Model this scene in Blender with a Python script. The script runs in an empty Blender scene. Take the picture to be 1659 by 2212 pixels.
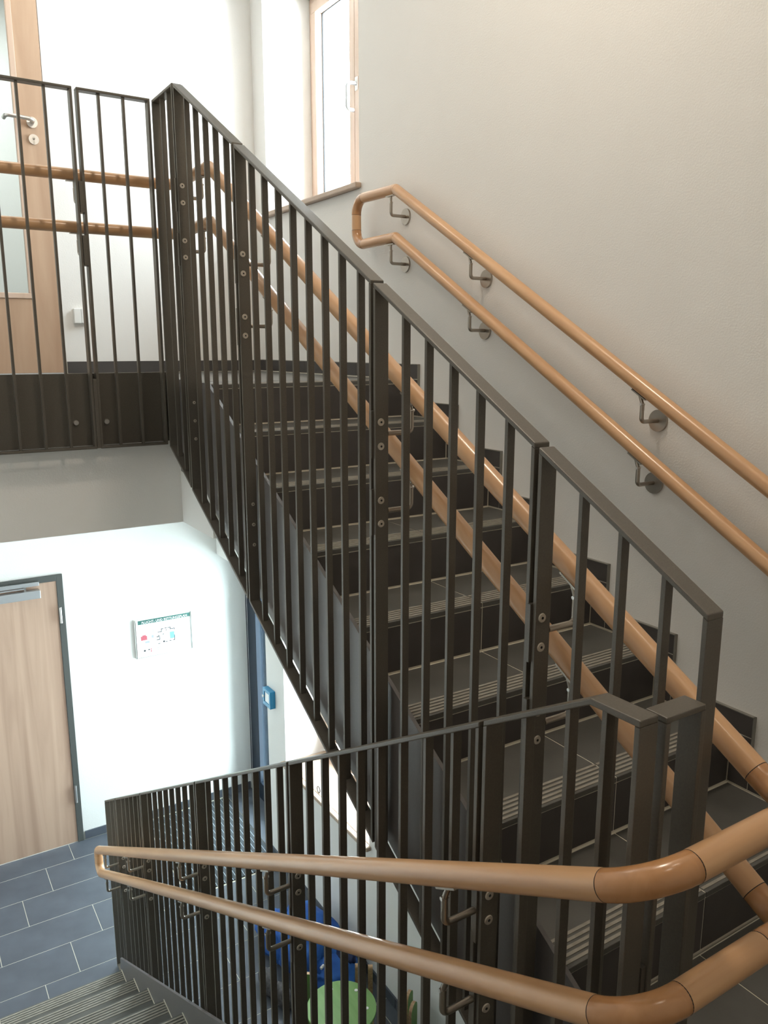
import bpy, bmesh, math, random
from mathutils import Vector, Matrix
random.seed(7)
SC = bpy.context.scene
COL = SC.collection

# ------------------------------------------------------------------ camera
cam_d = bpy.data.cameras.new('camera'); cam = bpy.data.objects.new('camera', cam_d); COL.objects.link(cam)
CAM = Vector((-2.1497, -3.1822, 0.1483)); YAW, PITCH = 0.560464, 0.202388
fw = Vector((math.sin(YAW)*math.cos(PITCH), math.cos(YAW)*math.cos(PITCH), -math.sin(PITCH)))
rt = Vector((math.cos(YAW), -math.sin(YAW), 0)); up = rt.cross(fw)
cam.matrix_world = Matrix(((rt.x, up.x, -fw.x, CAM.x), (rt.y, up.y, -fw.y, CAM.y), (rt.z, up.z, -fw.z, CAM.z), (0, 0, 0, 1)))
cam_d.sensor_fit = 'HORIZONTAL'; cam_d.sensor_width = 36.0; cam_d.lens = 36.0*1729.13/1659.0
cam_d.clip_start = 0.02; cam_d.clip_end = 200
SC.camera = cam

# ------------------------------------------------------------------ sky, exposure
world = bpy.data.worlds.new('overcast_sky'); SC.world = world; world.use_nodes = True
bg = world.node_tree.nodes['Background']; bg.inputs[0].default_value = (0.80, 0.93, 1.0, 1); bg.inputs[1].default_value = 27.0
SC.view_settings.view_transform = 'Standard'; SC.view_settings.look = 'None'
SC.view_settings.gamma = 1.0; SC.view_settings.use_curve_mapping = False
SC.view_settings.exposure = 0.0
LAMP_LANDING, LAMP_FLIGHT, FILL_GALLERY, FILL_ROOM = 4.5, 27.0, 7.0, 40.0
LAMP_COL = (1.0, 0.86, 0.70)

def portal(loc, rot, sx, sy):
    d = bpy.data.lights.new('daylight_portal', 'AREA'); d.shape = 'RECTANGLE'; d.size = sx; d.size_y = sy
    d.cycles.is_portal = True
    o = bpy.data.objects.new('daylight_portal', d); o.location = loc; o.rotation_euler = rot; COL.objects.link(o)
RX = (0, math.radians(90), 0)       # area light facing -x
portal((0.415, 1.03, 1.58), RX, 1.24, 1.11)
portal((0.415, 0.97, -2.0), RX, 1.38, 1.13)
portal((0.415, 2.28, -2.51), RX, 2.1, 0.90)

# ------------------------------------------------------------------ materials
def mat(name, col, rough=0.5, metal=0.0, col2=None, scale=(8, 8, 8), detail=4, bump=0.0, bscale=60.0, coat=0.0, ramp=(0.35, 0.65), spec=0.5, emit=None, distort=0.0):
    m = bpy.data.materials.new(name); m.use_nodes = True
    nt = m.node_tree; b = nt.nodes['Principled BSDF']
    b.inputs['Base Color'].default_value = (*col, 1); b.inputs['Roughness'].default_value = rough
    b.inputs['Metallic'].default_value = metal; b.inputs['Specular IOR Level'].default_value = spec
    b.inputs['Coat Weight'].default_value = coat; b.inputs['Coat Roughness'].default_value = 0.18
    tc = nt.nodes.new('ShaderNodeTexCoord')
    if col2 is not None:
        mp = nt.nodes.new('ShaderNodeMapping'); mp.inputs['Scale'].default_value = scale
        nz = nt.nodes.new('ShaderNodeTexNoise'); nz.inputs['Scale'].default_value = 1.0; nz.inputs['Detail'].default_value = detail
        nz.inputs['Distortion'].default_value = distort
        cr = nt.nodes.new('ShaderNodeValToRGB')
        cr.color_ramp.elements[0].position = ramp[0]; cr.color_ramp.elements[0].color = (*col, 1)
        cr.color_ramp.elements[1].position = ramp[1]; cr.color_ramp.elements[1].color = (*col2, 1)
        nt.links.new(tc.outputs['Object'], mp.inputs[0]); nt.links.new(mp.outputs[0], nz.inputs['Vector'])
        nt.links.new(nz.outputs['Fac'], cr.inputs[0]); nt.links.new(cr.outputs[0], b.inputs['Base Color'])
    if bump:
        n2 = nt.nodes.new('ShaderNodeTexNoise'); n2.inputs['Scale'].default_value = bscale; n2.inputs['Detail'].default_value = 3
        bp = nt.nodes.new('ShaderNodeBump'); bp.inputs['Strength'].default_value = bump; bp.inputs['Distance'].default_value = 0.004
        nt.links.new(tc.outputs['Object'], n2.inputs['Vector']); nt.links.new(n2.outputs['Fac'], bp.inputs['Height'])
        nt.links.new(bp.outputs[0], b.inputs['Normal'])
    if emit:
        b.inputs['Emission Color'].default_value = (*emit[0], 1); b.inputs['Emission Strength'].default_value = emit[1]
    return m

def glass_mat(name, tint=(1, 1, 1), refl=0.08):
    m = bpy.data.materials.new(name); m.use_nodes = True; nt = m.node_tree; nt.nodes.clear()
    out = nt.nodes.new('ShaderNodeOutputMaterial'); mx = nt.nodes.new('ShaderNodeMixShader')
    tr = nt.nodes.new('ShaderNodeBsdfTransparent'); tr.inputs[0].default_value = (*tint, 1)
    gl = nt.nodes.new('ShaderNodeBsdfGlossy'); gl.inputs['Roughness'].default_value = 0.02
    lw = nt.nodes.new('ShaderNodeLayerWeight'); lw.inputs['Blend'].default_value = refl
    nt.links.new(lw.outputs['Fresnel'], mx.inputs[0]); nt.links.new(tr.outputs[0], mx.inputs[1]); nt.links.new(gl.outputs[0], mx.inputs[2])
    nt.links.new(mx.outputs[0], out.inputs[0]); return m

M = {
 'wall': mat('wall_plaster', (0.79, 0.773, 0.74), 0.9, bump=0.20, bscale=170.0, col2=(0.815, 0.798, 0.765), scale=(1.5, 1.5, 1.5)),
 'ceiling': mat('ceiling_paint', (0.82, 0.81, 0.79), 0.95),
 'steel': mat('bronze_grey_powder_coat', (0.096, 0.085, 0.069), 0.35, 0.1, col2=(0.113, 0.100, 0.081), scale=(300, 300, 300), detail=2, bump=0.12, bscale=900.0),
 'stringer': mat('stringer_paint', (0.140, 0.128, 0.124), 0.34, 0.05, col2=(0.155, 0.142, 0.137), scale=(200, 200, 200)),
 'beech': mat('beech_handrail', (0.515, 0.287, 0.140), 0.34, col2=(0.63, 0.375, 0.193), scale=(26, 26, 2.2), detail=6, coat=0.35, distort=0.4),
 'beech_elbow': mat('beech_elbow', (0.40, 0.190, 0.075), 0.26, col2=(0.50, 0.255, 0.110), scale=(22, 22, 8), detail=6, coat=0.5, distort=0.6),
 'doorwood': mat('beech_door_veneer', (0.43, 0.28, 0.185), 0.45, col2=(0.56, 0.39, 0.27), scale=(9, 9, 0.9), detail=7, distort=0.8, ramp=(0.3, 0.68)),
 'knotwood': mat('knotty_door_laminate', (0.36, 0.230, 0.165), 0.5, col2=(0.49, 0.335, 0.245), scale=(13, 13, 0.6), detail=8, distort=0.7, ramp=(0.28, 0.6)),
 'sillwood': mat('maple_sill', (0.42, 0.31, 0.225), 0.45, col2=(0.52, 0.40, 0.31), scale=(14, 1.6, 14), detail=6, distort=0.8),
 'windowwood': mat('window_timber', (0.58, 0.43, 0.33), 0.45, col2=(0.66, 0.50, 0.40), scale=(20, 20, 1.5), detail=5),
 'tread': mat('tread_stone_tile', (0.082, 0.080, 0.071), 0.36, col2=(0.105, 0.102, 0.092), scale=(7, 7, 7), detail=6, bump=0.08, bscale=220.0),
 'riser': mat('shaded_stone_tile', (0.056, 0.050, 0.047), 0.5, col2=(0.072, 0.065, 0.061), scale=(7, 7, 7), detail=6, bump=0.06, bscale=220.0),  # same stone as the treads, with shade put into a darker colour
 'gallery_floor': mat('gallery_stone_floor', (0.16, 0.16, 0.155), 0.22, col2=(0.19, 0.19, 0.18), scale=(6, 6, 6)),
 'rib': mat('lit_tile_rib', (0.24, 0.22, 0.18), 0.5, col2=(0.30, 0.275, 0.23), scale=(40, 40, 40)),  # paler than the tread: light caught on the ridges is in the colour
 'floor': mat('slate_floor_tile', (0.070, 0.078, 0.095), 0.45, col2=(0.092, 0.102, 0.122), scale=(5, 5, 5), detail=6, bump=0.06, bscale=180.0),
 'grout': mat('light_grout', (0.66, 0.62, 0.52), 0.9),
 'trim': mat('skirting_edge_profile', (0.26, 0.25, 0.22), 0.5, 0.4),
 'inox': mat('brushed_stainless', (0.40, 0.36, 0.31), 0.30, 1.0, bump=0.1, bscale=400.0),
 'inoxlight': mat('satin_stainless', (0.72, 0.71, 0.69), 0.32, 1.0),
 'screw': mat('screw_steel', (0.52, 0.47, 0.40), 0.45, 0.45),
 'hole': mat('socket_recess', (0.01, 0.01, 0.01), 0.8),
 'doorframe': mat('anthracite_door_frame', (0.075, 0.078, 0.072), 0.5),
 'bluealu': mat('blue_grey_aluminium', (0.011, 0.018, 0.031), 0.6, spec=0.3),
 'closer': mat('silver_door_closer', (0.50, 0.51, 0.52), 0.4, 0.6),
 'white': mat('white_plastic', (0.80, 0.80, 0.77), 0.4),
 'seal': mat('dark_gasket', (0.03, 0.03, 0.03), 0.7),
 'paper': mat('sign_paper', (0.86, 0.88, 0.87), 0.4),
 'green': mat('sign_green', (0.016, 0.10, 0.082), 0.5),
 'ink': mat('print_black', (0.02, 0.02, 0.025), 0.6),
 'red': mat('print_red', (0.40, 0.075, 0.10), 0.6),
 'sky': mat('print_blue', (0.14, 0.34, 0.44), 0.6),
 'lilac': mat('print_lilac', (0.30, 0.33, 0.52), 0.6),
 'grey': mat('print_grey', (0.30, 0.33, 0.34), 0.6),
 'callblue': mat('call_point_blue', (0.015, 0.22, 0.42), 0.35),
 'mat_dark': mat('mat_textile', (0.030, 0.036, 0.042), 0.95, col2=(0.055, 0.062, 0.07), scale=(120, 120, 120)),
 'mat_rail': mat('mat_aluminium', (0.32, 0.36, 0.40), 0.5, 0.5),
 'leaf': mat('green_stain_plywood', (0.165, 0.33, 0.085), 0.5, col2=(0.20, 0.37, 0.11), scale=(30, 4, 30)),
 'ply': mat('plywood_edge', (0.52, 0.34, 0.19), 0.6, col2=(0.36, 0.21, 0.11), scale=(90, 90, 90)),
 'cloth': mat('blue_jacket_cloth', (0.010, 0.075, 0.33), 0.75, col2=(0.022, 0.13, 0.46), scale=(9, 9, 9), bump=0.3, bscale=300),
 'navy': mat('navy_lining', (0.012, 0.022, 0.075), 0.85),
 'char': mat('charcoal_felt', (0.045, 0.042, 0.045), 0.9, col2=(0.09, 0.085, 0.085), scale=(60, 60, 60)),
 'pink': mat('pink_lining', (0.62, 0.26, 0.30), 0.8),
 'lampwhite': mat('lamp_diffuser', (0.9, 0.88, 0.84), 0.5, emit=((1.0, 0.86, 0.66), 4.0)),
 'window_glass': glass_mat('window_glass'),
 'door_glass': glass_mat('door_glass', (0.93, 0.97, 0.96), 0.12),
}

# ------------------------------------------------------------------ object helpers
WL = {}     # world location of every object made here
def thing(name, label, cat, loc=(0, 0, 0), group=None, kind=None):
    o = bpy.data.objects.new(name, None); COL.objects.link(o); o.location = loc; WL[o] = Vector(loc)
    o.empty_display_size = 0.1
    o['label'] = label; o['category'] = cat
    if group: o['group'] = group
    if kind: o['kind'] = kind
    return o
def tag(o, label=None, cat=None, group=None, kind=None):
    if label: o['label'] = label
    if cat: o['category'] = cat
    if group: o['group'] = group
    if kind: o['kind'] = kind
    return o
def link(name, me, m=None, parent=None, loc=(0, 0, 0), rot=None, bevel=0.0):
    """loc is the world position of the mesh origin"""
    o = bpy.data.objects.new(name, me); COL.objects.link(o); loc = Vector(loc); WL[o] = loc
    if m is not None and not me.materials: me.materials.append(m)
    if parent is not None: o.parent = parent; o.location = loc - WL[parent]
    else: o.location = loc
    if rot is not None: o.rotation_euler = rot
    if bevel:
        b = o.modifiers.new('edge', 'BEVEL'); b.width = bevel; b.segments = 2; b.limit_method = 'ANGLE'; b.angle_limit = math.radians(40)
    return o
class B:
    """collects verts/faces, world coordinates"""
    def __init__(s): s.v = []; s.f = []
    def add(s, vs, fs):
        k = len(s.v); s.v += [tuple(v) for v in vs]; s.f += [tuple(i+k for i in f) for f in fs]; return s
    def box(s, x0, x1, y0, y1, z0, z1):
        x0, x1 = sorted((x0, x1)); y0, y1 = sorted((y0, y1)); z0, z1 = sorted((z0, z1))
        return s.add([(x0,y0,z0),(x1,y0,z0),(x1,y1,z0),(x0,y1,z0),(x0,y0,z1),(x1,y0,z1),(x1,y1,z1),(x0,y1,z1)],
                     [(0,3,2,1),(4,5,6,7),(0,1,5,4),(1,2,6,5),(2,3,7,6),(3,0,4,7)])
    def prism(s, poly, a0, a1, axis='x'):
        """poly of (p,q): (y,z) for axis x, (x,z) for axis y, (x,y) for axis z"""
        ar = sum(poly[i][0]*poly[(i+1) % len(poly)][1]-poly[(i+1) % len(poly)][0]*poly[i][1] for i in range(len(poly)))
        if ar < 0: poly = poly[::-1]
        a0, a1 = sorted((a0, a1)); n = len(poly)
        mk = {'x': lambda p, a: (a, p[0], p[1]), 'y': lambda p, a: (p[0], a, p[1]), 'z': lambda p, a: (p[0], p[1], a)}[axis]
        vs = [mk(p, a0) for p in poly]+[mk(p, a1) for p in poly]
        fs = [tuple(range(n))[::-1], tuple(range(n, 2*n))]+[(i, (i+1) % n, n+(i+1) % n, n+i) for i in range(n)]
        if axis == 'y': fs = [f[::-1] for f in fs]
        return s.add(vs, fs)
    def tube(s, pts, r, n=12, caps=True):
        pts = [Vector(p) for p in pts]; T = []
        for i in range(len(pts)):
            a = pts[max(i-1, 0)]; b = pts[min(i+1, len(pts)-1)]; T.append((b-a).normalized())
        t = T[0]; u = t.orthogonal().normalized(); k = len(s.v); vs = []
        for i, p in enumerate(pts):
            if i: u = (u - T[i]*u.dot(T[i])).normalized()
            w = T[i].cross(u); rr = r[i] if isinstance(r, (list, tuple)) else r
            vs += [tuple(p+u*(rr*math.cos(2*math.pi*j/n))+w*(rr*math.sin(2*math.pi*j/n))) for j in range(n)]
        fs = []
        for i in range(len(pts)-1):
            for j in range(n): fs.append((i*n+j, i*n+(j+1) % n, (i+1)*n+(j+1) % n, (i+1)*n+j))
        if caps: fs += [tuple(range(n))[::-1], tuple(range((len(pts)-1)*n, len(pts)*n))]
        return s.add(vs, fs)
    def disc(s, c, axis, r, h, n=20, r2=None):
        c = Vector(c); a = Vector(axis).normalized()
        return s.tube([c, c+a*h], [r, r if r2 is None else r2], n)
    def mesh(s, name, origin=(0, 0, 0), smooth=False):
        me = bpy.data.meshes.new(name); o = Vector(origin)
        me.from_pydata([tuple(Vector(v)-o) for v in s.v], [], s.f); me.update()
        if smooth: sm(me)
        return me
    def obj(s, name, m, parent=None, bevel=0.0, smooth=False, origin=None):
        if origin is None: origin = WL[parent] if parent is not None else Vector((0, 0, 0))
        return link(name, s.mesh(name, origin, smooth), m, parent, origin, None, bevel)
def sm(me, ang=40):
    bm = bmesh.new(); bm.from_mesh(me)
    for f in bm.faces: f.smooth = True
    for e in bm.edges:
        if len(e.link_faces) == 2 and e.calc_face_angle(0) > math.radians(ang): e.smooth = False
    bm.to_mesh(me); bm.free()
def fillet(pts, r, seg=6):
    pts = [Vector(p) for p in pts]; out = [pts[0]]
    for i in range(1, len(pts)-1):
        a, p, b = pts[i-1], pts[i], pts[i+1]; d1 = (a-p).normalized(); d2 = (b-p).normalized()
        th = d1.angle(d2)
        if th > math.radians(178): out.append(p); continue
        tl = min(r/math.tan(th/2), (a-p).length*0.49, (b-p).length*0.49); rr = tl*math.tan(th/2)
        c = p+(d1+d2).normalized()*(rr/math.sin(th/2)); s0 = p+d1*tl-c; s1 = p+d2*tl-c; w = s0.angle(s1); ax = s0.cross(s1).normalized()
        for k in range(seg+1): out.append(c+Matrix.Rotation(w*k/seg, 3, ax) @ s0)
    out.append(pts[-1]); return out
def struct(name, b, m, label=None, cat=None): 
    return tag(b.obj(name, m), label, cat, kind='structure')
def wall_xz(b, y0, y1, x0, x1, z0, z1, holes):
    """wall in the x-z plane of thickness y0..y1 with rectangular holes (xa,xb,za,zb), holes sorted by x"""
    cur = x0
    for xa, xb, za, zb in sorted(holes):
        if xa > cur: b.box(cur, xa, y0, y1, z0, z1)
        if za > z0: b.box(xa, xb, y0, y1, z0, za)
        if zb < z1: b.box(xa, xb, y0, y1, zb, z1)
        cur = xb
    if cur < x1: b.box(cur, x1, y0, y1, z0, z1)
    return b
def wall_yz(b, x0, x1, y0, y1, z0, z1, holes):
    cur = y0
    for ya, yb, za, zb in sorted(holes):
        if ya > cur: b.box(x0, x1, cur, ya, z0, z1)
        if za > z0: b.box(x0, x1, ya, yb, z0, za)
        if zb < z1: b.box(x0, x1, ya, yb, zb, z1)
        cur = yb
    if cur < y1: b.box(x0, x1, cur, y1, z0, z1)
    return b

# ------------------------------------------------------------------ main dimensions
H = 0.17; G = 0.30123; S = H/G
ZM = -1.36; ZL = -3.57; ZC = 2.75
XL = -2.6; YF = -4.3
Y0D = -2.572                                   # landing nose of the lower flight
WIN1 = (0.475, 1.590, 0.955, 2.20)             # upper window: y0,y1,z0,z1
WIN2 = (0.405, 1.535, -2.690, -1.30)
DOR2 = (1.830, 2.745, ZL, -1.46)
YB = 2.745; YU = 1.76; YR = 3.9

# ------------------------------------------------------------------ shell
b = B(); HO = lambda W: (W[0], W[1], W[2]-0.0285, W[3])
wall_yz(b, 0, 0.42, YF, YR+0.2, -0.65, ZC, [HO(WIN1)]); wall_yz(b, 0, 0.42, YF, YR+0.2, ZL-0.3, -0.65, [HO(WIN2), DOR2])
struct('wall_right', b, M['wall'])
b = B(); wall_xz(b, YB, YB+0.15, XL, 0.0, ZL-0.3, -0.65, [(-2.155, -1.164, ZL, -1.441)]); struct('wall_back', b, M['wall'])
b = B(); wall_xz(b, YU, YU+0.12, XL, 0, -0.02, ZC, [(-2.16, -1.215, -0.02, 2.10)]); struct('wall_upper', b, M['wall'])
b = B(); b.box(XL-0.2, XL, YF, YR+0.2, ZL-0.3, ZC); struct('wall_left', b, M['wall'])
b = B(); b.box(XL-0.2, 0.42, YF-0.2, YF, ZL-0.3, ZC); struct('wall_front', b, M['wall'])
b = B(); b.box(XL, 0, YR, YR+0.2, -0.65, ZC); struct('wall_room', b, M['wall'])
b = B(); b.box(XL-0.2, 0.42, YF-0.2, YR+0.2, ZC, ZC+0.2); struct('ceiling', b, M['ceiling'])
b = B(); b.box(XL, -0.999, 0.42, YR, -0.65, -0.004); b.box(-0.999, 0, 0.02, YR, -0.65, -0.004); struct('trim_2', b, M['wall'], 'plastered edge of the upper floor slab above the hall', 'slab edge')
b = B(); b.box(XL, -0.95, 0.39, YR, -0.004, 0.0); b.box(-0.95, 0, 0.30, YR, -0.004, 0.0)
struct('floor_upper', b, M['gallery_floor'])
# ------------------------------------------------------------------ ground floor with individual tiles
fl = B(); fl.box(XL, 0.42, YF, YB+0.15, ZL-0.2, ZL-0.0012)
floor = struct('floor', fl, M['grout'])
TL, TW = 0.598, 0.2905
tm = {}
def tile_mesh(sx, sy, sz=0.006):
    k = (round(sx, 3), round(sy, 3), sz)
    if k not in tm: tm[k] = B().box(0, sx-0.004, 0, sy-0.004, 0, sz).mesh('floor_tile')
    return tm[k]
MX0, MX1, MY0, MY1 = -0.70, 0.20, 1.667, 2.728          # entrance mat well
rows = int((YB+1.3)/TW)+1
for r in range(rows):
    y1 = YB-0.215-(r-1)*TW; y0 = y1-TW
    y1 = min(y1, YB); y0 = max(y0, -1.3)
    if y1-y0 < 0.02: continue
    off = -1.279+0.003 - ((r-3) * TL/3.0)               # joints step by a third per row
    k0 = math.floor((XL-off)/TL)
    for k in range(k0, k0+8):
        xa = max(off+k*TL, XL); xb = min(off+(k+1)*TL, 0.0 if y0 < 1.83 else 0.22)
        if xb-xa < 0.02: continue
        pieces = [(xa, xb, y0, y1)]
        if xb > MX0 and y1 > MY0:                        # cut around the mat
            pieces = []
            if xa < MX0: pieces.append((xa, MX0, y0, y1))
            if y0 < MY0: pieces.append((max(xa, MX0), xb, y0, MY0))
        for (a, c, d, e) in pieces:
            if c-a < 0.015 or e-d < 0.015: continue
            link('floor_tile', tile_mesh(c-a, e-d), M['floor'], floor, (a, d, ZL-0.006))
# ------------------------------------------------------------------ landing
ld = B(); ld.box(XL, -1.302, YF, Y0D+0.012, ZM-0.22, ZM-0.0015); ld.box(-1.302, -1.003, YF, -2.53, ZM-0.22, ZM-0.0015); ld.box(-1.003, 0, YF, -2.112, ZM-0.22, ZM-0.0015)
landing = struct('floor_landing', ld, M['grout'])
xs = [0.0, -0.532, -1.003, -1.302, -1.95, XL]
for i in range(5):
    yt = (-2.112, -2.112, -2.53, Y0D-0.03, Y0D-0.03)[i]
    for j in range(3):
        a = yt-0.6*(j+1); c = yt-0.6*j
        if a < YF: a = YF
        link('floor_tile', tile_mesh(xs[i]-xs[i+1], c-a), M['tread'], landing, (xs[i+1], a, ZM-0.006))
# ------------------------------------------------------------------ baseboards
def board(name, along, p0, p1, fixed, z, side, hgt=0.070, step=0.6, m='riser'):
    """tile skirting along x or y; side = direction it projects (+1/-1)"""
    n = max(1, round((p1-p0)/step))
    root = None
    for i in range(n):
        a = p0+(p1-p0)*i/n+0.0015; c = p0+(p1-p0)*(i+1)/n-0.0015
        q = B(); lo, hi = sorted((fixed, fixed+side*0.010))
        if along == 'x': q.box(a, c, lo, hi, z+0.004, z+hgt)
        else: q.box(lo, hi, a, c, z+0.004, z+hgt)
        if root is None:
            root = q.obj(name, M[m]); root['kind'] = 'structure'
        else: q.obj('baseboard_tile', M[m], root)
    g = B(); lo, hi = sorted((fixed, fixed+side*0.007))
    if along == 'x': g.box(p0, p1, lo, hi, z, z+hgt-0.002)
    else: g.box(lo, hi, p0, p1, z, z+hgt-0.002)
    g.obj('grout_bed', M['grout'], root)
    return root
board('baseboard_back', 'x', -1.155, 0.215, YB, ZL, -1, m='floor')
board('baseboard_right', 'y', -1.6, 1.815, 0.0, ZL, -1, m='floor')
board('baseboard_upper', 'x', -1.205, -0.012, YU, 0.0, -1)

# ------------------------------------------------------------------ upward flight
XS = -1.003
st = thing('staircase', 'upward tiled stair flight climbing along the right wall to the gallery', 'staircase', (-0.5, -2.11, ZM))
poly = []
for n in range(7, -1, -1):
    y = -G*n; z = -H*n
    poly += [(y+0.003, z-H-0.002), (y+0.003, z-0.002)]
poly[0] = (poly[0][0], -H*7-0.44)
poly += [(0.018, -0.002), (0.018, -0.48), (-G*7+0.003, -H*7-0.44)]
B().prism(poly, XS+0.001, -0.0005, 'x').obj('flight_core', M['grout'], st)
XJ = -0.522
def step_tiles(par, n, ynose, z, xa, xb, depth, dirn, riser=True, nt=None):
    """dirn=+1: tread runs from the nose towards +y (upward flight), -1 towards -y"""
    cuts = nt
    for i in range(len(cuts)-1):
        x0, x1 = cuts[i]+0.0021, cuts[i+1]-0.0021
        ya, yb = ynose, ynose+dirn*(depth-0.005)
        org = Vector((x0, ynose, z))
        tr = B().box(x0, x1, ya, yb, z-0.016, z).obj('tread_tile', M['tread'], par, bevel=0.0015, origin=org)
        rb = B()
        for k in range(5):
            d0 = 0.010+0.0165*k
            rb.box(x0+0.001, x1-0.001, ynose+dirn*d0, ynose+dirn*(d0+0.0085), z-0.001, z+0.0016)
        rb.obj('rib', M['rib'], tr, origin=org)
        if riser:
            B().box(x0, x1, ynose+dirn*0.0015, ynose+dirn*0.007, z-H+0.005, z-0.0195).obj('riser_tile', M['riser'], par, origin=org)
for n in range(8):
    step_tiles(st, n, -G*n, -H*n, XS, 0, G if n else 0.30, +1, True, [XS, XJ, -0.012])
B().prism([(0.36, 0.012), (-0.03, 0.008), (-G*7-0.22, -H*7-0.22*S+0.010), (-G*7-0.22, -H*7-0.22*S-0.484), (-0.02, -0.02*S-0.484), (0.05, -0.44), (0.36, -0.40)], -1.016, -1.0035, 'x').obj('stringer', M['stringer'], st, bevel=0.001)
for n in range(8):                                  # stepped skirting on the wall side
    y = -G*n-0.069; z = -H*n; ye = -G*(n-1)-0.069 if n else 1.755
    cuts = [y, ye] if n else [y, 0.5, 1.1, ye]
    for i in range(len(cuts)-1):
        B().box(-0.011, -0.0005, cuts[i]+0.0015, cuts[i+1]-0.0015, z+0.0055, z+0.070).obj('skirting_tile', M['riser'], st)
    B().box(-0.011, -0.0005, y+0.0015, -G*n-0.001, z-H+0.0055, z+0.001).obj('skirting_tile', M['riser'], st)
    t = B(); t.box(-0.0125, -0.0003, y-0.0025, ye, z+0.0705, z+0.0735); t.box(-0.0125, -0.0003, y-0.003, y+0.001, z-H+0.073 if n < 7 else z-H+0.002, z+0.0735)
    t.obj('edge_profile', M['trim'], st)
    g = B(); g.box(-0.0095, -0.0004, y, ye, z, z+0.07); g.box(-0.0095, -0.0004, y, -G*n, z-H, z+0.002); g.obj('skirting_joint', M['grout'], st)

# ------------------------------------------------------------------ downward flight
XD = -1.300
XQ = XL+0.004
sd = thing('staircase', 'downward tiled stair flight dropping at the left to the ground floor hall', 'staircase', (-1.9, Y0D, ZM))
poly = []
for j in range(0, 13):
    y = Y0D+G*j; z = ZM-H*j
    poly += [(y-0.003, z-0.002), (y-0.003, z-H-0.002)]
poly += [(Y0D+G*12-0.003, ZL-0.006), (Y0D+G*12-0.4, ZL-0.006), (Y0D-0.02, ZM-0.22), (Y0D-0.02, ZM-0.006)]
B().prism(poly, XQ, XD-0.001, 'x').obj('flight_core', M['grout'], sd)
for j in range(0, 13):
    step_tiles(sd, j, Y0D+G*j, ZM-H*j, XQ, XD, G if j else 0.03+0.02, -1, True, [XQ, -1.95, XD-0.002] if j < 9 else [XQ, -1.95, XD-0.002])
    tr = B(); yn = Y0D+G*j; z = ZM-H*j
    if j: tr.box(XD-0.004, XD-0.0005, yn-G+0.02, yn, z-0.014, z+0.003); tr.obj('edge_profile', M['grout'], sd)
ye = Y0D+G*12+0.025
B().prism([(Y0D-0.10, ZM+0.075+0.10*S*0), (Y0D+0.02, ZM+0.075-0.02*S), (ye, ZM+0.075-S*(ye-Y0D)), (ye+0.02, ZL+0.055), (ye+0.115, ZL+0.006), (ye-0.2, ZL+0.003), (Y0D+0.3, ZM-0.3*S-0.42), (Y0D-0.10, ZM-0.22)], XD, XD+0.012, 'x').obj('stringer', M['stringer'], sd, bevel=0.001)

# ------------------------------------------------------------------ railings
FT = 0.0115     # vertical thickness of the sloped flat bars
PT = 0.010      # thickness of posts and balusters along the rail
def screw(par, c, axis, r=0.0100):
    a = Vector(axis); c = Vector(c)
    o = B().disc(c, a, r, 0.0022, 18, r*0.9).obj('screw', M['screw'], par, smooth=True, origin=c)
    B().disc(c+a*0.0015, a, r*0.30, 0.0012, 8).obj('screw_socket', M['hole'], par, origin=c)
def frame_y(par, xc, ya, yb, ztop, zbot, bars, kinks=()):
    """flat-bar frame in the plane x = xc; ztop, zbot are functions of y; ya < yb"""
    ks = [ya]+[k for k in kinks if ya < k < yb]+[yb]
    x0, x1 = xc-0.02, xc+0.02
    poly = [(y, ztop(y)) for y in ks]+[(y, ztop(y)-FT) for y in ks[::-1]]
    B().prism(poly, x0, x1, 'x').obj('top_rail', M['steel'], par, bevel=0.0022)
    poly = [(y, zbot(y)) for y in ks]+[(y, zbot(y)+FT) for y in ks[::-1]]
    B().prism(poly, x0, x1, 'x').obj('bottom_rail', M['steel'], par, bevel=0.0015)
    ps = []
    for y0, y1 in ((ya, ya+PT), (yb-PT, yb)):
        ps.append(B().prism([(y0, zbot(y0)+FT), (y1, zbot(y1)+FT), (y1, ztop(y1)-FT), (y0, ztop(y0)-FT)], x0, x1, 'x').obj('post', M['steel'], par, bevel=0.0012))
    for y in bars:
        y0, y1 = y-PT/2, y+PT/2
        B().prism([(y0, zbot(y0)+FT), (y1, zbot(y1)+FT), (y1, ztop(y1)-FT), (y0, ztop(y0)-FT)], xc-0.010, xc+0.010, 'x').obj('baluster', M['steel'], par, bevel=0.0008)
    return ps
def frame_x(par, yc, xa, xb, zt, zb, bars):
    y0, y1 = yc-0.02, yc+0.02
    B().box(xa, xb, y0, y1, zt-PT, zt).obj('top_rail', M['steel'], par, bevel=0.0022)
    B().box(xa, xb, y0, y1, zb, zb+PT).obj('bottom_rail', M['steel'], par, bevel=0.0015)
    ps = []
    for x0, x1 in ((xa, xa+PT), (xb-PT, xb)):
        ps.append(B().box(x0, x1, y0, y1, zb+PT, zt-PT).obj('post', M['steel'], par, bevel=0.0012))
    for x in bars: B().box(x-PT/2, x+PT/2, yc-0.010, yc+0.010, zb+PT, zt-PT).obj('baluster', M['steel'], par, bevel=0.0008)
    return ps
XA = -1.05
ra = thing('stair_railing', 'bronze grey flat bar railing climbing beside the upward flight', 'railing', (XA, -2.43, -1.6))
ta = lambda y: min(S*y+1.104, 1.142); ba = lambda y: min(S*y-0.472, -0.278) if y < 0.2 else -0.278
frame_y(ra, XA, 0.070, 0.333, lambda y: 1.142, lambda y: -0.278 if y > 0.344 else min(-0.278, S*y-0.470), [0.165, 0.252])
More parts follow.
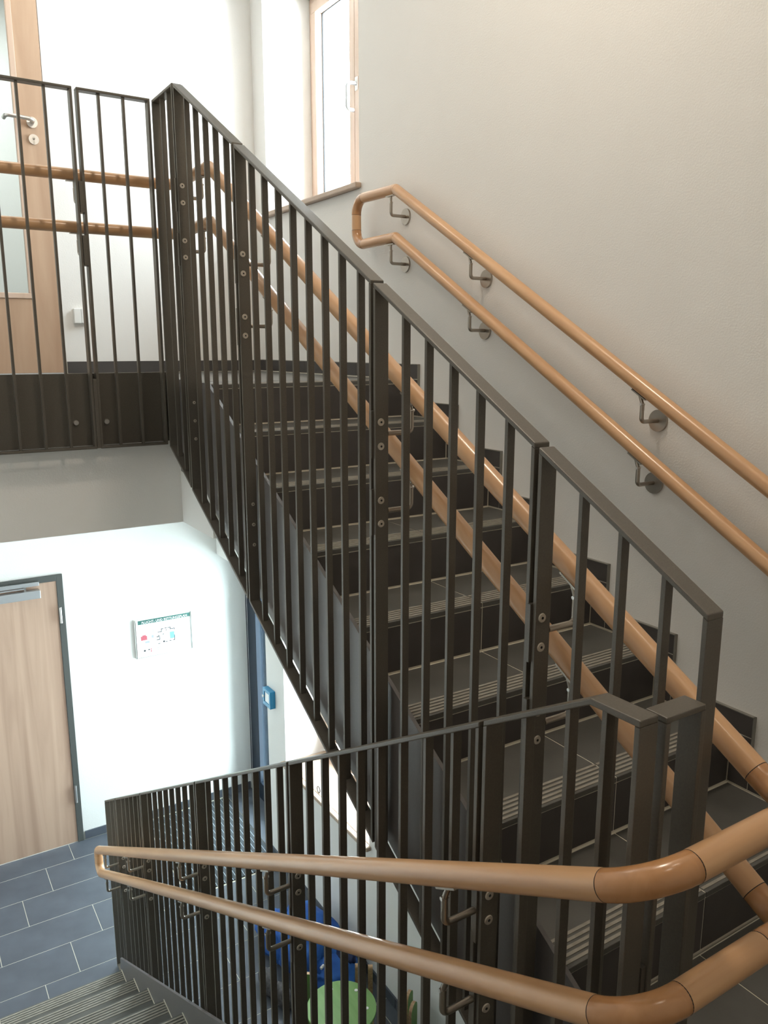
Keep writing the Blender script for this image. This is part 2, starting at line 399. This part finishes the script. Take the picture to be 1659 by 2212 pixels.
FR = [(-0.515, 0.058, [-0.035, -0.128, -0.224, -0.320, -0.416]), (-1.398, -0.527, [-0.625-0.0988*i for i in range(8)]),
      (-2.017, -1.410, [-1.531+0.0-0.0972*i for i in range(5)]), (-2.430, -2.029, [-2.136-0.0985*i for i in range(3)])]
UP = lambda y: S*y+0.836; LO = lambda y: S*y+0.630
ZH, ZH2 = 0.843, 0.638
posts_a = []
for (a, c, bars) in FR:
    ps = frame_y(ra, XA, a, c, ta, lambda y: S*y-0.472, bars)
    posts_a.append(ps[1]); y = c-PT
    for k, axis in ((0, UP), (1, LO)):
        za = (min(axis(y), (ZH, ZH2)[k]))-0.108
        for dz in (0.033, -0.030): screw(ps[1], (XA-0.003, y, za+dz), (0, -1, 0))
        B().box(XA-0.026, XA+0.022, c+0.0005, c+0.0115, za-0.062, za+0.062).obj('spacer', M['steel'], ra)
    for dz in (0.0, -0.075, -0.15):
        if y > -1.0: screw(ps[1], (XA+0.004, y, S*y-0.10+dz), (0, -1, 0), 0.0065)
rg = thing('gallery_railing', 'bronze grey flat bar railing along the upper gallery edge', 'railing', (-1.7, 0.355, -0.28))
YG = 0.355
gal = [(-1.364, -1.075, [-1.18, -1.277]), (-2.26, -1.380, [-1.481-0.0985*i for i in range(7)]), (-2.59, -2.272, [-2.37, -2.47])]
for xa, xb, bars in gal:
    ps = frame_x(rg, YG, xa, xb, 1.148, -0.273, bars)
    if xb < -1.2:
        for za in (ZH-0.10, ZH2-0.10): B().box(xb+0.0005, xb+0.0155, YG-0.026, YG+0.022, za-0.062, za+0.055).obj('spacer', M['steel'], rg)
        B().box(xb+0.0005, xb+0.0155, YG-0.022, YG+0.020, -0.27, 0.02).obj('spacer', M['steel'], rg)
fa = B(); fa.box(XL, -1.03, 0.386, 0.394, -0.262, 0.042)
fa = tag(fa.obj('trim_1', M['steel']), 'dark steel fascia plate behind the lower gallery railing', 'fascia', kind='structure')
for x in (-1.449, -1.323, -2.2):
    B().disc((x, 0.386, -0.163), (0, -1, 0), 0.012, 0.007, 18, 0.010).obj('bolt', M['inoxlight'], fa, smooth=True)
rd = thing('stair_railing', 'dark flat bar railing descending beside the downward flight, nearest the camera', 'railing', (-1.257, -0.6, ZL))
XR = -1.257
td = lambda y: min(ZM-S*(y-Y0D)+1.090, -0.374)
bd = lambda y: max(min(ZM-S*(y-Y0D)-0.47, -1.62), ZL+0.012)
FD = [(1.006, 1.287, 2), (0.449, 0.994, 5), (-0.413, 0.437, 8), (-1.269, -0.425, 8), (-2.120, -1.281, 8)]
UPD = lambda y: ZM-S*(y-Y0D)+0.8005-0.0031*y; LOD = lambda y: ZM-S*(y-Y0D)+0.635+0.0127*y
lower_screws = []; near_posts = []
for (a, c, n) in FD:
    bars = [a+(c-a)*(i+1)/(n+1) for i in range(n)]
    kk = [y for y in ((ZM-0.47-ZL-0.012)/S+Y0D,)]
    ps = frame_y(rd, XR, a, c, td, bd, bars, kk); near_posts.append(ps[1])
    for k, axis in ((0, UPD), (1, LOD)):
        za = axis(a+PT)-0.108
        lower_screws.append((a-0.012-PT, za))
        if True: B().box(XR-0.024, XR+0.022, a-0.0115, a-0.0005, za-0.062, za+0.062).obj('spacer', M['steel'], rd)
near_posts.append(frame_y(rd, XR, -2.480, -2.132, td, lambda y: -1.62, [-2.230, -2.330, -2.405], [-2.384])[1])
for i, (ys, za) in enumerate(lower_screws):
    for dz in (0.043, -0.011): screw(near_posts[1+i//2], (XR-0.002, ys, za+dz), (0, -1, 0))
cr = frame_x(rd, -2.466, -1.226, -1.136, -0.380, -1.62, [])
B().box(-1.1355, -1.0705, -2.448, -2.430, -0.95, -0.93).obj('spacer', M['steel'], rd)
B().box(-1.236, -1.2265, -2.482, -2.450, -0.9, -0.8).obj('spacer', M['steel'], rd)
B().box(-1.2365, -1.2265, -2.482, -2.450, -1.5, -1.4).obj('spacer', M['steel'], rd)

# ------------------------------------------------------------------ handrails
RR = 0.0232
def straight(par, a, c, m='beech'):
    a = Vector(a); c = Vector(c); d = c-a
    q = B().tube([(0, 0, 0), (0, 0, d.length)], RR, 28)
    o = link('handrail', q.mesh('handrail', smooth=True), M[m], par, a, d.to_track_quat('Z', 'Y').to_euler())
    return o
def elbow(par, pts, name='elbow', m='beech_elbow'):
    org = Vector(pts[0])
    o = B().tube(pts, RR*1.004, 28).obj(name, M[m], par, smooth=True, origin=org)
    for e, f in ((0, 1), (-1, -2)):
        p = Vector(pts[e]); d = (Vector(pts[e])-Vector(pts[f])).normalized()
        B().tube([p-d*0.0008, p+d*0.0006], RR*1.008, 28).obj('joint_ring', M['hole'] if m == 'beech_elbow' else M['beech_elbow'], o, origin=p)
    return o
def run(par, pts, radii, kinds):
    """pts polyline, radii per inner point, kinds per inner point: 'e' elbow piece, 'm' mitred piece"""
    pts = [Vector(p) for p in pts]; cur = pts[0]
    for i in range(1, len(pts)-1):
        f = fillet([pts[i-1], pts[i], pts[i+1]], radii[i-1], 14)[1:-1]
        straight(par, cur, f[0])
        elbow(par, f, 'elbow', 'beech_elbow' if kinds[i-1] == 'e' else 'beech')
        cur = f[-1]
    straight(par, cur, pts[-1])
def bracket(par, ax, md, dist, rdir, rose=False):
    """ax: point on the rail axis, md: unit vector to the mount, rdir: rail direction"""
    ax = Vector(ax); md = Vector(md); rdir = Vector(rdir).normalized()
    n = Vector((0, 0, 1)); n = (n-rdir*n.dot(rdir)).normalized()
    lo = ax+Vector((0, 0, -0.108)); mt = lo+md*dist
    j = ax+Vector((0, 0, -0.052)); top = ax-n*RR
    pts = fillet([mt, lo, j], 0.013, 6)
    q = B().tube(pts, 0.0070, 12)
    q.tube([j, top+(-n)*0.002], 0.0058, 10)
    o = q.obj('bracket', M['inox'], par, smooth=True, origin=ax)
    side = rdir.cross(n)
    P = []
    for sgn in (0, 1):
        for (u, w) in ((-0.032, -0.010), (0.032, -0.010), (0.032, 0.010), (-0.032, 0.010)):
            P.append(top+rdir*u+side*w-n*(0.004 if sgn == 0 else -0.0005))
    B().add(P, [(0,1,2,3)[::-1], (4,5,6,7), (0,1,5,4), (1,2,6,5), (2,3,7,6), (3,0,4,7)]).obj('saddle_plate', M['inox'], o, origin=ax)
    s = B().disc(j-rdir.cross(Vector((0,0,1))).normalized()*0.0085-Vector((0,0,0.0)), rdir.cross(Vector((0,0,1))), 0.0042, 0.017, 10)
    s.obj('joint_screw', M['inoxlight'], o, smooth=True, origin=ax)
    if rose:
        B().disc(lo+md*(dist-0.0085), md, 0.0355, 0.008, 36, 0.036).obj('rose', M['inox'], o, smooth=True, origin=ax)
    return o
# inner pair: down flight -> landing turn -> up flight -> gallery
XHD, XHA, YHG, YT = -1.352, -0.955, 0.450, -2.575
hi = thing('handrail_pair', 'inner double beech handrail turning from the downward flight to the upward flight', 'handrail', (-1.15, -2.5, ZM))
yE = 1.185
def bez(a, b, c, d, n=16):
    a, b, c, d = map(Vector, (a, b, c, d))
    return [a*(1-t)**3+b*3*t*(1-t)**2+c*3*t*t*(1-t)+d*t**3 for t in [i/n for i in range(n+1)]]
du = Vector((0, G, H)).normalized()
for k, (top, zt, aux, zg, ya) in enumerate(((True, -0.553, UP, ZH, -2.466), (False, -0.765, LO, ZH2, -2.485))):
    Q = Vector((-1.078, YT, zt)); A = Vector((XHA, ya, aux(ya)))
    if top: run(hi, [(XHD, -0.6, LOD(-0.6)), (XHD, yE, LOD(yE)), (XHD, yE, UPD(yE)), (XHD, YT, zt), Q], [0.055, 0.045, 0.085], ['m', 'm', 'e'])
    else: run(hi, [(XHD, -0.6, LOD(-0.6)), (XHD, YT, zt), Q], [0.085], ['e'])
    elbow(hi, bez(Q, Q+Vector((0.085, 0, 0)), A-du*0.085, A))
    run(hi, [A, (XHA, 0.012, zg), (XHA, YHG, zg), (XL, YHG, zg)], [0.05, 0.06], ['m', 'm'])
sl_up = Vector((0, G, H)); sl_dn = Vector((0, G, -H))
for (a, c, bars) in FR:
    y = c-PT/2
    if y > 0.0: y = 0.10
    for axis, zf in ((UP, ZH), (LO, ZH2)):
        flat = y > 0
        bracket(hi, (XHA, y, zf if flat else axis(y)), (-1, 0, 0), XHA-(XA+0.02) if not flat else XHA-(XA+0.01), (0, 1, 0) if flat else sl_up)
for (a, c, n) in FD:
    y = a-0.004
    for axis in (UPD, LOD): bracket(hi, (XHD, y, axis(y)), (1, 0, 0), (XR-0.02)-XHD, sl_dn)
for x in (-1.372, -2.266):
    for z in (ZH, ZH2): bracket(hi, (x, YHG, z), (0, -1, 0), YHG-(YG+0.02), (1, 0, 0))
# outer pair on the right wall
XW = -0.085
hw = thing('handrail_pair', 'double beech handrail on stainless brackets along the right wall', 'handrail', (XW, -1.0, -0.3))
UW = lambda y: S*y+0.838; LW = lambda y: S*y+0.633
ZW, ZW2 = 0.848, 0.638
run(hw, [(XW, -4.2, UW(-4.2)), (XW, 0.008, ZW-0.005), (XW, 0.360, ZW+0.002), (XW, 0.360, ZW2), (XW, 0.010, ZW2), (XW, -4.2, LW(-4.2))], [0.02, 0.07, 0.07, 0.02], ['m', 'e', 'e', 'm'])
for y in (0.048, -0.545, -1.443, -2.34):
    for axis, zf in ((UW, ZW), (LW, ZW2)):
        bracket(hw, (XW, y, zf-0.002 if y > 0 else axis(y)), (1, 0, 0), -XW, (0, 1, 0) if y > 0 else sl_up, True)

# ------------------------------------------------------------------ windows
def window(n, W, xg=0.300):
    y0, y1, z0, z1 = W
    zs = z0+0.0
    fr = B()
    def ring(q, a, c, d, e, w, xa, xb):
        q.box(xa, xb, a, c, d, d+w); q.box(xa, xb, a, c, e-w, e); q.box(xa, xb, a, a+w, d+w, e-w); q.box(xa, xb, c-w, c, d+w, e-w)
    ring(fr, y0, y1, zs, z1, 0.045, xg+0.012, xg+0.085)
    o = tag(fr.obj('window_%d' % n, M['windowwood'], bevel=0.002), kind='structure')
    ym = (y0+y1)/2
    for a, c in ((y0+0.036, ym-0.002), (ym+0.002, y1-0.036)):
        cs = B(); ring(cs, a, c, zs+0.036, z1-0.036, 0.056, xg, xg+0.075); cs = cs.obj('casement', M['windowwood'], o, bevel=0.003)
        gk = B(); ring(gk, a+0.054, c-0.054, zs+0.090, z1-0.090, 0.006, xg+0.046, xg+0.056); gk.obj('glazing_gasket', M['seal'], cs)
        B().box(xg+0.049, xg+0.053, a+0.054, c-0.054, zs+0.090, z1-0.090).obj('pane', M['window_glass'], cs)
    q = B(); q.box(0.0, xg+0.012, y0+0.001, y1-0.001, z0-0.028, z0); q.box(-0.034, 0.0, y0-0.022, y1+0.022, z0-0.028, z0)
    q.obj('window_sill', M['sillwood'], o, bevel=0.006)
    zc = z0+0.635; yh = ym-0.026
    h = B(); h.box(xg-0.006, xg, yh-0.014, yh+0.014, zc-0.035, zc+0.035); h.obj('handle_plate', M['white'], o, bevel=0.002)
    B().tube(fillet([(xg-0.006, yh, zc), (xg-0.062, yh, zc), (xg-0.062, yh, zc-0.140), (xg-0.022, yh, zc-0.140)], 0.03, 6), 0.0105, 12).obj('window_handle', M['closer'], o, smooth=True)
    return o
window(1, WIN1)
window(2, WIN2)

# ------------------------------------------------------------------ ground floor door in the back wall
d1 = B(); xo, xi, zo, zi = -1.164, -1.206, -1.441, -1.486
xol, xil = -2.155, -2.113
d1.box(xi, xo, YB-0.012, YB+0.10, ZL, zo); d1.box(xol, xil, YB-0.012, YB+0.10, ZL, zo); d1.box(xil, xi, YB-0.012, YB+0.10, zi, zo)
d1 = tag(d1.obj('door_1', M['doorframe'], bevel=0.002), kind='structure')
B().box(xil+0.002, xi-0.002, YB-0.004, YB+0.038, ZL+0.006, zi-0.002).obj('door_leaf', M['knotwood'], d1, bevel=0.001)
for z0, z1 in ((-1.803, -1.684), (-3.235, -3.095)):
    B().tube([(xi+0.010, YB-0.018, z0), (xi+0.010, YB-0.018, z1)], 0.0085, 12).obj('hinge', M['inoxlight'], d1, smooth=True)
B().box(-2.00, -1.325, YB-0.034, YB-0.012, -1.497, -1.470).obj('closer_rail', M['closer'], d1, bevel=0.002)
cb = B().box(-1.600, -1.322, YB-0.052, YB-0.004, -1.585, -1.527).obj('door_closer', M['closer'], d1, bevel=0.003)
B().box(-1.425, -1.410, YB-0.030, YB-0.018, -1.527, -1.497).obj('closer_spindle', M['inoxlight'], cb)
B().box(-1.80, -1.420, YB-0.031, YB-0.019, -1.512, -1.503).obj('closer_arm', M['closer'], cb)
hb = B(); hb.disc((-2.06, YB-0.004, -2.52), (0, -1, 0), 0.026, 0.008, 24); hb.tube(fillet([(-2.06, YB-0.012, -2.52), (-2.06, YB-0.055, -2.52), (-1.93, YB-0.055, -2.52)], 0.018, 5), 0.010, 12)
hb.obj('door_handle', M['inoxlight'], d1, smooth=True)

# ------------------------------------------------------------------ glazed entrance door in the right wall
y0, y1, z0, z1 = DOR2
XE = 0.225
q = B(); w = 0.045
q.box(XE, XE+0.075, y0, y0+w, z0, z1); q.box(XE, XE+0.075, y1-0.004-w, y1-0.004, z0, z1); q.box(XE, XE+0.075, y0+w, y1-0.004-w, z1-w, z1)
d2 = tag(q.obj('door_2', M['bluealu'], bevel=0.002), kind='structure')
q = B(); a, c = y0+w+0.004, y1-0.004-w-0.004; w2 = 0.07; w3 = 0.16
q.box(XE-0.006, XE+0.065, a, a+w2, z0+0.01, z1-w-0.004); q.box(XE-0.006, XE+0.065, c-w3, c, z0+0.01, z1-w-0.004)
q.box(XE-0.006, XE+0.065, a+w2, c-w3, z0+0.01, z0+0.16); q.box(XE-0.006, XE+0.065, a+w2, c-w3, z1-w-0.004-w2, z1-w-0.004)
lf = q.obj('door_leaf', M['bluealu'], d2, bevel=0.002)
B().box(XE+0.025, XE+0.035, a+w2, c-w3, z0+0.16, z1-w-0.004-w2).obj('pane', M['door_glass'], lf)
B().box(XE-0.008, XE-0.0065, c+0.001, c+0.004, z0+0.01, z1-w).obj('door_seal', M['white'], d2)
B().tube(fillet([(XE-0.006, a+0.05, -2.9), (XE-0.06, a+0.05, -2.9), (XE-0.06, a+0.05, -2.2), (XE-0.006, a+0.05, -2.2)], 0.03, 5), 0.014, 14).obj('door_handle', M['inoxlight'], lf, smooth=True)
B().box(0.0, XE+0.08, y0, y1-0.004, z0-0.004, z0+0.004).obj('threshold', M['floor'], d2)

# ------------------------------------------------------------------ glazed door on the gallery
xr, xl = -1.219, -2.156
gx0, gx1, gz0, gz1 = xl+0.155, -1.345, 0.415, 1.96
q = B(); yf, yb2 = YU-0.004, YU+0.042
q.box(gx1, xr, yf, yb2, 0.008, 2.096); q.box(xl, gx0, yf, yb2, 0.008, 2.096); q.box(gx0, gx1, yf, yb2, 0.008, gz0); q.box(gx0, gx1, yf, yb2, gz1, 2.096)
d3 = tag(q.obj('door_3', M['doorwood'], bevel=0.0015), kind='structure')
q = B(); e = 0.030
q.box(gx0, gx1, yf-0.006, yf+0.02, gz0, gz0+e); q.box(gx0, gx1, yf-0.006, yf+0.02, gz1-e, gz1); q.box(gx0, gx0+e, yf-0.006, yf+0.02, gz0+e, gz1-e); q.box(gx1-e, gx1, yf-0.006, yf+0.02, gz0+e, gz1-e)
q.obj('glazing_bead', M['windowwood'], d3, bevel=0.003)
B().box(gx0+e, gx1-e, yf+0.014, yf+0.020, gz0+e, gz1-e).obj('pane', M['door_glass'], d3)
hx, hz = -1.288, 1.335
q = B(); q.disc((hx, yf, hz), (0, -1, 0), 0.028, 0.009, 28); q.tube(fillet([(hx, yf-0.008, hz), (hx, yf-0.055, hz+0.004), (hx-0.135, yf-0.055, hz+0.012), (hx-0.140, yf-0.012, hz+0.004)], 0.022, 6), 0.0108, 14)
q.obj('door_handle', M['inoxlight'], d3, smooth=True)
q = B().disc((hx+0.002, yf, hz-0.085), (0, -1, 0), 0.026, 0.008, 28).obj('lock_rose', M['inoxlight'], d3, smooth=True)
k = B(); k.disc((hx+0.002, yf-0.008, hz-0.080), (0, -1, 0), 0.0075, 0.003, 14); k.box(hx-0.002, hx+0.006, yf-0.011, yf-0.008, hz-0.106, hz-0.082); k.obj('lock_cylinder', M['screw'], q)
so = thing('wall_socket', 'small white socket box on the wall right of the gallery door', 'socket', (-1.11, YU, 0.32))
B().box(-1.150, -1.112, YU-0.030, YU, 0.285, 0.368).obj('socket_body', M['white'], so, bevel=0.003)
B().box(-1.110, -1.068, YU-0.026, YU, 0.287, 0.366).obj('socket_cover', M['white'], so, bevel=0.003)

# ------------------------------------------------------------------ escape plan sign
sg = thing('escape_plan_sign', 'framed escape plan with green heading on the ground floor wall', 'sign', (-0.456, YB, -2.04))
sx0, sx1, sz0, sz1 = -0.668, -0.240, -2.192, -1.888
yf = YB-0.010
B().box(sx0, sx1, yf, YB, sz0, sz1).obj('sign_sheet', M['paper'], sg)
B().tube([(sx0-0.004, YB-0.012, sz0), (sx0-0.004, YB-0.012, sz1+0.004)], 0.010, 12).obj('frame_profile', M['inoxlight'], sg, smooth=True)
B().tube([(sx1+0.004, YB-0.012, sz0), (sx1+0.004, YB-0.012, sz1+0.004)], 0.007, 12).obj('frame_profile', M['inoxlight'], sg, smooth=True)
B().box(sx0, sx1, YB-0.013, YB, sz0-0.003, sz0+0.001).obj('frame_profile', M['inoxlight'], sg)
UX = lambda u: sx0+(sx1-sx0)*u
VZ = lambda v: sz1+(sz0-sz1)*v
def pr(q, u0, u1, v0, v1, t=0.0008): q.box(UX(u0), UX(u1), yf-t, yf, VZ(v0), VZ(v1)); return q
pr(B(), 0.035, 0.985, 0.02, 0.125).obj('sign_header', M['green'], sg)
def text(par, s, x, z, size, m, y):
    cu = bpy.data.curves.new('lettering', 'FONT'); cu.body = s; cu.size = size; cu.extrude = 0.0004; cu.resolution_u = 2
    t = bpy.data.objects.new('lettering_tmp', cu); COL.objects.link(t)
    me = bpy.data.meshes.new_from_object(t.evaluated_get(bpy.context.evaluated_depsgraph_get())); bpy.data.objects.remove(t)
    w = max(v.co.x for v in me.vertices) - min(v.co.x for v in me.vertices)
    me.name = 'lettering'
    o = link('lettering', me, m, par, (x, y, z), (math.radians(90), 0, 0)); return o, w
o, w = text(sg, 'FLUCHT- UND RETTUNGSPLAN', UX(0.10), VZ(0.112), 0.026, M['paper'], yf-0.0012)
o.scale = ((UX(0.925)-UX(0.10))/w, 1, 1)
q = B()
L = lambda u0, v0, u1, v1: pr(q, min(u0, u1)-0.006, max(u0, u1)+0.006, min(v0, v1)-0.009, max(v0, v1)+0.009)
for l in ((.385,.40,.45,.40), (.45,.33,.45,.40), (.45,.33,.48,.33), (.515,.325,.545,.325), (.57,.325,.61,.325), (.61,.325,.61,.37), (.61,.37,.685,.37), (.685,.37,.685,.40),
          (.36,.52,.39,.52), (.39,.49,.39,.52), (.41,.50,.41,.60), (.36,.60,.40,.60), (.385,.71,.41,.71), (.475,.69,.495,.66), (.515,.69,.55,.69), (.59,.685,.62,.685), (.655,.68,.685,.68), (.685,.55,.685,.68), (.53,.38,.54,.38), (.47,.48,.485,.48)): L(*l)
tag(q.obj('plan_print', M['ink'], sg), kind='stuff')
pr(B(), .60, .68, .45, .63).obj('plan_print', M['sky'], sg)
q = B(); pr(q, .075, .185, .44, .55); pr(q, .10, .165, .415, .44); pr(q, .235, .255, .80, .83); pr(q, .235, .255, .845, .885); tag(q.obj('plan_print', M['red'], sg), kind='stuff')
q = B(); pr(q, .145, .225, .585, .635); pr(q, .265, .30, .45, .52); tag(q.obj('plan_print', M['lilac'], sg), kind='stuff')
q = B(); pr(q, .07, .30, .212, .218); pr(q, .295, .30, .215, .61); pr(q, .06, .30, .735, .742); pr(q, .355, .43, .80, .815); pr(q, .355, .42, .85, .865); pr(q, .56, .62, .82, .835); pr(q, .86, .872, .20, .25); pr(q, .86, .872, .30, .33); tag(q.obj('plan_print', M['grey'], sg), kind='stuff')
q = B(); q.disc((UX(.13), yf, VZ(.83)), (0, -1, 0), 0.008, 0.0012, 14); pr(q, .19, .225, .805, .83); tag(q.obj('plan_print', M['ink'], sg), kind='stuff')

# ------------------------------------------------------------------ blue call point
cp = thing('call_point', 'small blue emergency call box on the wall beside the entrance door', 'call point', (0, 1.745, -2.286))
B().box(-0.036, 0, 1.682, 1.808, -2.350, -2.222).obj('call_body', M['callblue'], cp, bevel=0.004)
q = B(); 
for (a, c, d, e) in ((1.682, 1.808, -2.350, -2.322), (1.682, 1.808, -2.246, -2.222), (1.682, 1.704, -2.322, -2.246), (1.786, 1.808, -2.322, -2.246)): q.box(-0.042, -0.036, a, c, d, e)
q.obj('call_bezel', M['callblue'], cp, bevel=0.0015)
B().box(-0.0375, -0.0362, 1.706, 1.778, -2.320, -2.248).obj('call_window', M['paper'], cp)
B().disc((-0.042, 1.794, -2.285), (-1, 0, 0), 0.010, 0.008, 16).obj('call_key', M['white'], cp, smooth=True)
pts = [(0.01+0.0*i, 1.06+0.020*math.cos(2*math.pi*i/20), WIN2[2]+0.0215+0.020*math.sin(2*math.pi*i/20)) for i in range(21)]
tag(B().tube(pts, 0.0028, 8, False).obj('key_ring', M['seal'], smooth=True, origin=(0.01, 1.06, WIN2[2])), 'small dark ring standing on the pale wooden sill of the ground floor window', 'ring')

# ------------------------------------------------------------------ entrance mat
em = thing('entrance_mat', 'dark ribbed entrance mat with aluminium rails set in the tiles', 'mat', ((MX0+MX1)/2, MY0, ZL))
B().box(MX0+0.004, -0.003, MY0+0.004, MY1-0.004, ZL-0.0035, ZL-0.001).obj('mat_backing', M['mat_dark'], em)
x = MX0+0.006; msh = {}
s1 = B().box(0, 0.0225, MY0+0.006, MY1-0.012, 0, 0.007).mesh('mat_strip', (0, MY0, 0)); s2 = B().box(0, 0.0045, MY0+0.006, MY1-0.012, 0, 0.0055).mesh('mat_rail', (0, MY0, 0))
while x < -0.035:
    link('mat_strip', s1, M['mat_dark'], em, (x, MY0, ZL-0.001)); link('mat_rail', s2, M['mat_rail'], em, (x+0.024, MY0, ZL-0.001)); x += 0.030

# ------------------------------------------------------------------ green children's stool
def rounded_board(w, h, t, r, n=8):
    poly = [(-w/2, 0), (w/2, 0)]
    poly += [(w/2-r+r*math.cos(math.pi/2*i/n), h-r+r*math.sin(math.pi/2*i/n)) for i in range(n+1)]
    poly += [(-w/2+r-r*math.sin(math.pi/2*i/n), h-r+r*math.cos(math.pi/2*i/n)) for i in range(n+1)]
    return poly
CX, CY, ZS = -0.415, 0.005, ZL+0.30
cs = thing('toddler_seat', 'round green plywood children seat with rounded uprights on the hall floor', 'stool', (CX, CY, ZL))
q = B(); q.disc((CX, CY, ZS-0.015), (0, 0, 1), 0.185, 0.015, 48); q.obj('seat', M['leaf'], cs, bevel=0.002)
for i in range(6):
    a = math.radians(25+60*i); B().disc((CX+0.135*math.cos(a), CY+0.135*math.sin(a), ZS), (0, 0, 1), 0.009, 0.003, 14).obj('screw', M['white'], cs, smooth=True)
def upright(px, py, ang, w, h, t=0.018, z0=ZL, lean=0.0):
    c, s_ = math.cos(ang), math.sin(ang); poly = rounded_board(w, h, t, w*0.48)
    vs = []; n = len(poly)
    for tt in (-t/2, t/2):
        for (u, v) in poly: vs.append((px+c*u-s_*(tt+lean*v), py+s_*u+c*(tt+lean*v), z0+v))
    fs = [tuple(range(n))[::-1], tuple(range(n, 2*n))]+[(i, (i+1) % n, n+(i+1) % n, n+i) for i in range(n)]
    me = B().add(vs, fs).mesh('upright', (px, py, z0)); me.materials.append(M['leaf']); me.materials.append(M['ply'])
    for i, p in enumerate(me.polygons): p.material_index = 0 if i < 2 else 1
    return link('upright', me, None, cs, (px, py, z0))
upright(-0.497, 0.236, math.radians(150), 0.075, 0.375)
upright(-0.126, -0.240, math.radians(35), 0.085, 0.375)
upright(-0.100, -0.165, math.radians(35), 0.075, 0.375)
for px, py in ((-0.234, 0.148), (-0.178, 0.102)):
    r_ = upright(px, py, math.radians(60), 0.030, 0.375, 0.026); r_.name = 'rod'
    for p in r_.data.polygons: p.material_index = 1
upright(CX-0.08, CY-0.12, math.radians(70), 0.07, 0.284); upright(CX+0.10, CY-0.10, math.radians(120), 0.07, 0.284); upright(CX+0.08, CY+0.10, math.radians(60), 0.07, 0.284); upright(CX-0.09, CY+0.09, math.radians(120), 0.07, 0.284)

# ------------------------------------------------------------------ blue jacket heap
from mathutils import noise as N
def blob(par, c, r, m, name, seed, amp=0.18, seg=28, floor=ZL):
    bm = bmesh.new(); bmesh.ops.create_icosphere(bm, subdivisions=4, radius=1.0)
    for v in bm.verts:
        d = v.co.normalized(); p = d*2.2+Vector((seed, seed*1.7, 0))
        fold = 1+amp*(N.noise(p)+0.9*abs(N.noise(p*2.3))-0.25)+amp*0.35*N.noise(p*6)
        w = Vector((d.x*r[0], d.y*r[1], d.z*r[2]))*fold+Vector(c)
        w.z = max(w.z, floor+0.002+0.004*abs(d.x)); v.co = w-Vector(c)
    me = bpy.data.meshes.new(name); bm.to_mesh(me); bm.free()
    for p in me.polygons: p.use_smooth = True
    return link(name, me, m, par, c)
jk = thing('jacket', 'crumpled bright blue jacket heaped on the tiles by the right wall', 'jacket', (-0.27, 0.75, ZL))
blob(jk, (-0.25, 0.72, ZL+0.12), (0.19, 0.27, 0.20), M['cloth'], 'jacket_body', 1.3)
blob(jk, (-0.36, 0.90, ZL+0.09), (0.13, 0.20, 0.14), M['cloth'], 'sleeve', 4.1)
blob(jk, (-0.20, 0.50, ZL+0.08), (0.15, 0.20, 0.12), M['cloth'], 'sleeve', 7.7)
blob(jk, (-0.14, 0.50, ZL+0.17), (0.07, 0.13, 0.06), M['navy'], 'hood', 2.2)
blob(jk, (-0.37, 0.74, ZL+0.25), (0.03, 0.045, 0.025), M['pink'], 'lining', 3.2, 0.1)
for px, py, pz in ((-0.300, 0.440, ZL+0.165), (-0.275, 0.405, ZL+0.165)): B().tube([(px-0.012, py, pz), (px+0.012, py+0.01, pz+0.004)], 0.009, 10).obj('toggle', M['white'], jk, smooth=True)
bo = thing('felt_boots', 'charcoal felt boots tucked beside the blue jacket at its left', 'shoes', (-0.55, 0.58, ZL))
blob(bo, (-0.565, 0.62, ZL+0.055), (0.045, 0.11, 0.065), M['char'], 'boot', 5.5, 0.08)
blob(bo, (-0.530, 0.49, ZL+0.05), (0.045, 0.10, 0.06), M['char'], 'boot', 6.5, 0.08)

# ------------------------------------------------------------------ lamps (ceiling fittings and added fill, outside the view)
def ceiling_lamp(x, y, z, power, label, r=0.20, col=LAMP_COL):
    t = thing('ceiling_lamp', label, 'lamp', (x, y, z))
    B().disc((x, y, z), (0, 0, -1), r, 0.05, 32, r*0.96).obj('lamp_housing', M['white'], t, smooth=True)
    B().disc((x, y, z-0.05), (0, 0, -1), r*0.92, 0.004, 32).obj('lamp_shade', M['lampwhite'], t)
    d = bpy.data.lights.new('lamp_light', 'AREA'); d.shape = 'DISK'; d.size = 2*r*0.9; d.energy = power; d.color = col
    o = bpy.data.objects.new('lamp_light', d); COL.objects.link(o); o.parent = t; o.location = (0, 0, -0.057)
ceiling_lamp(-1.5, -3.3, ZC, LAMP_LANDING, 'small round white ceiling lamp above the left of the middle landing', 0.13)
ceiling_lamp(-0.6, -2.6, ZC, LAMP_LANDING, 'small round white ceiling lamp above the foot of the upward flight', 0.13)
ceiling_lamp(-0.75, -1.35, ZC, LAMP_FLIGHT, 'round white ceiling lamp above the upward flight', 0.16)
ceiling_lamp(-1.5, 0.9, ZC, FILL_GALLERY, 'added round white fill lamp above the gallery')  # unseen lamp, added as fill light for the gallery
ceiling_lamp(-1.6, 2.9, ZC, FILL_ROOM, 'added round white fill lamp in the room behind the gallery door', col=(0.92, 0.97, 1.0))  # unseen lamp, added to brighten the room behind the glass
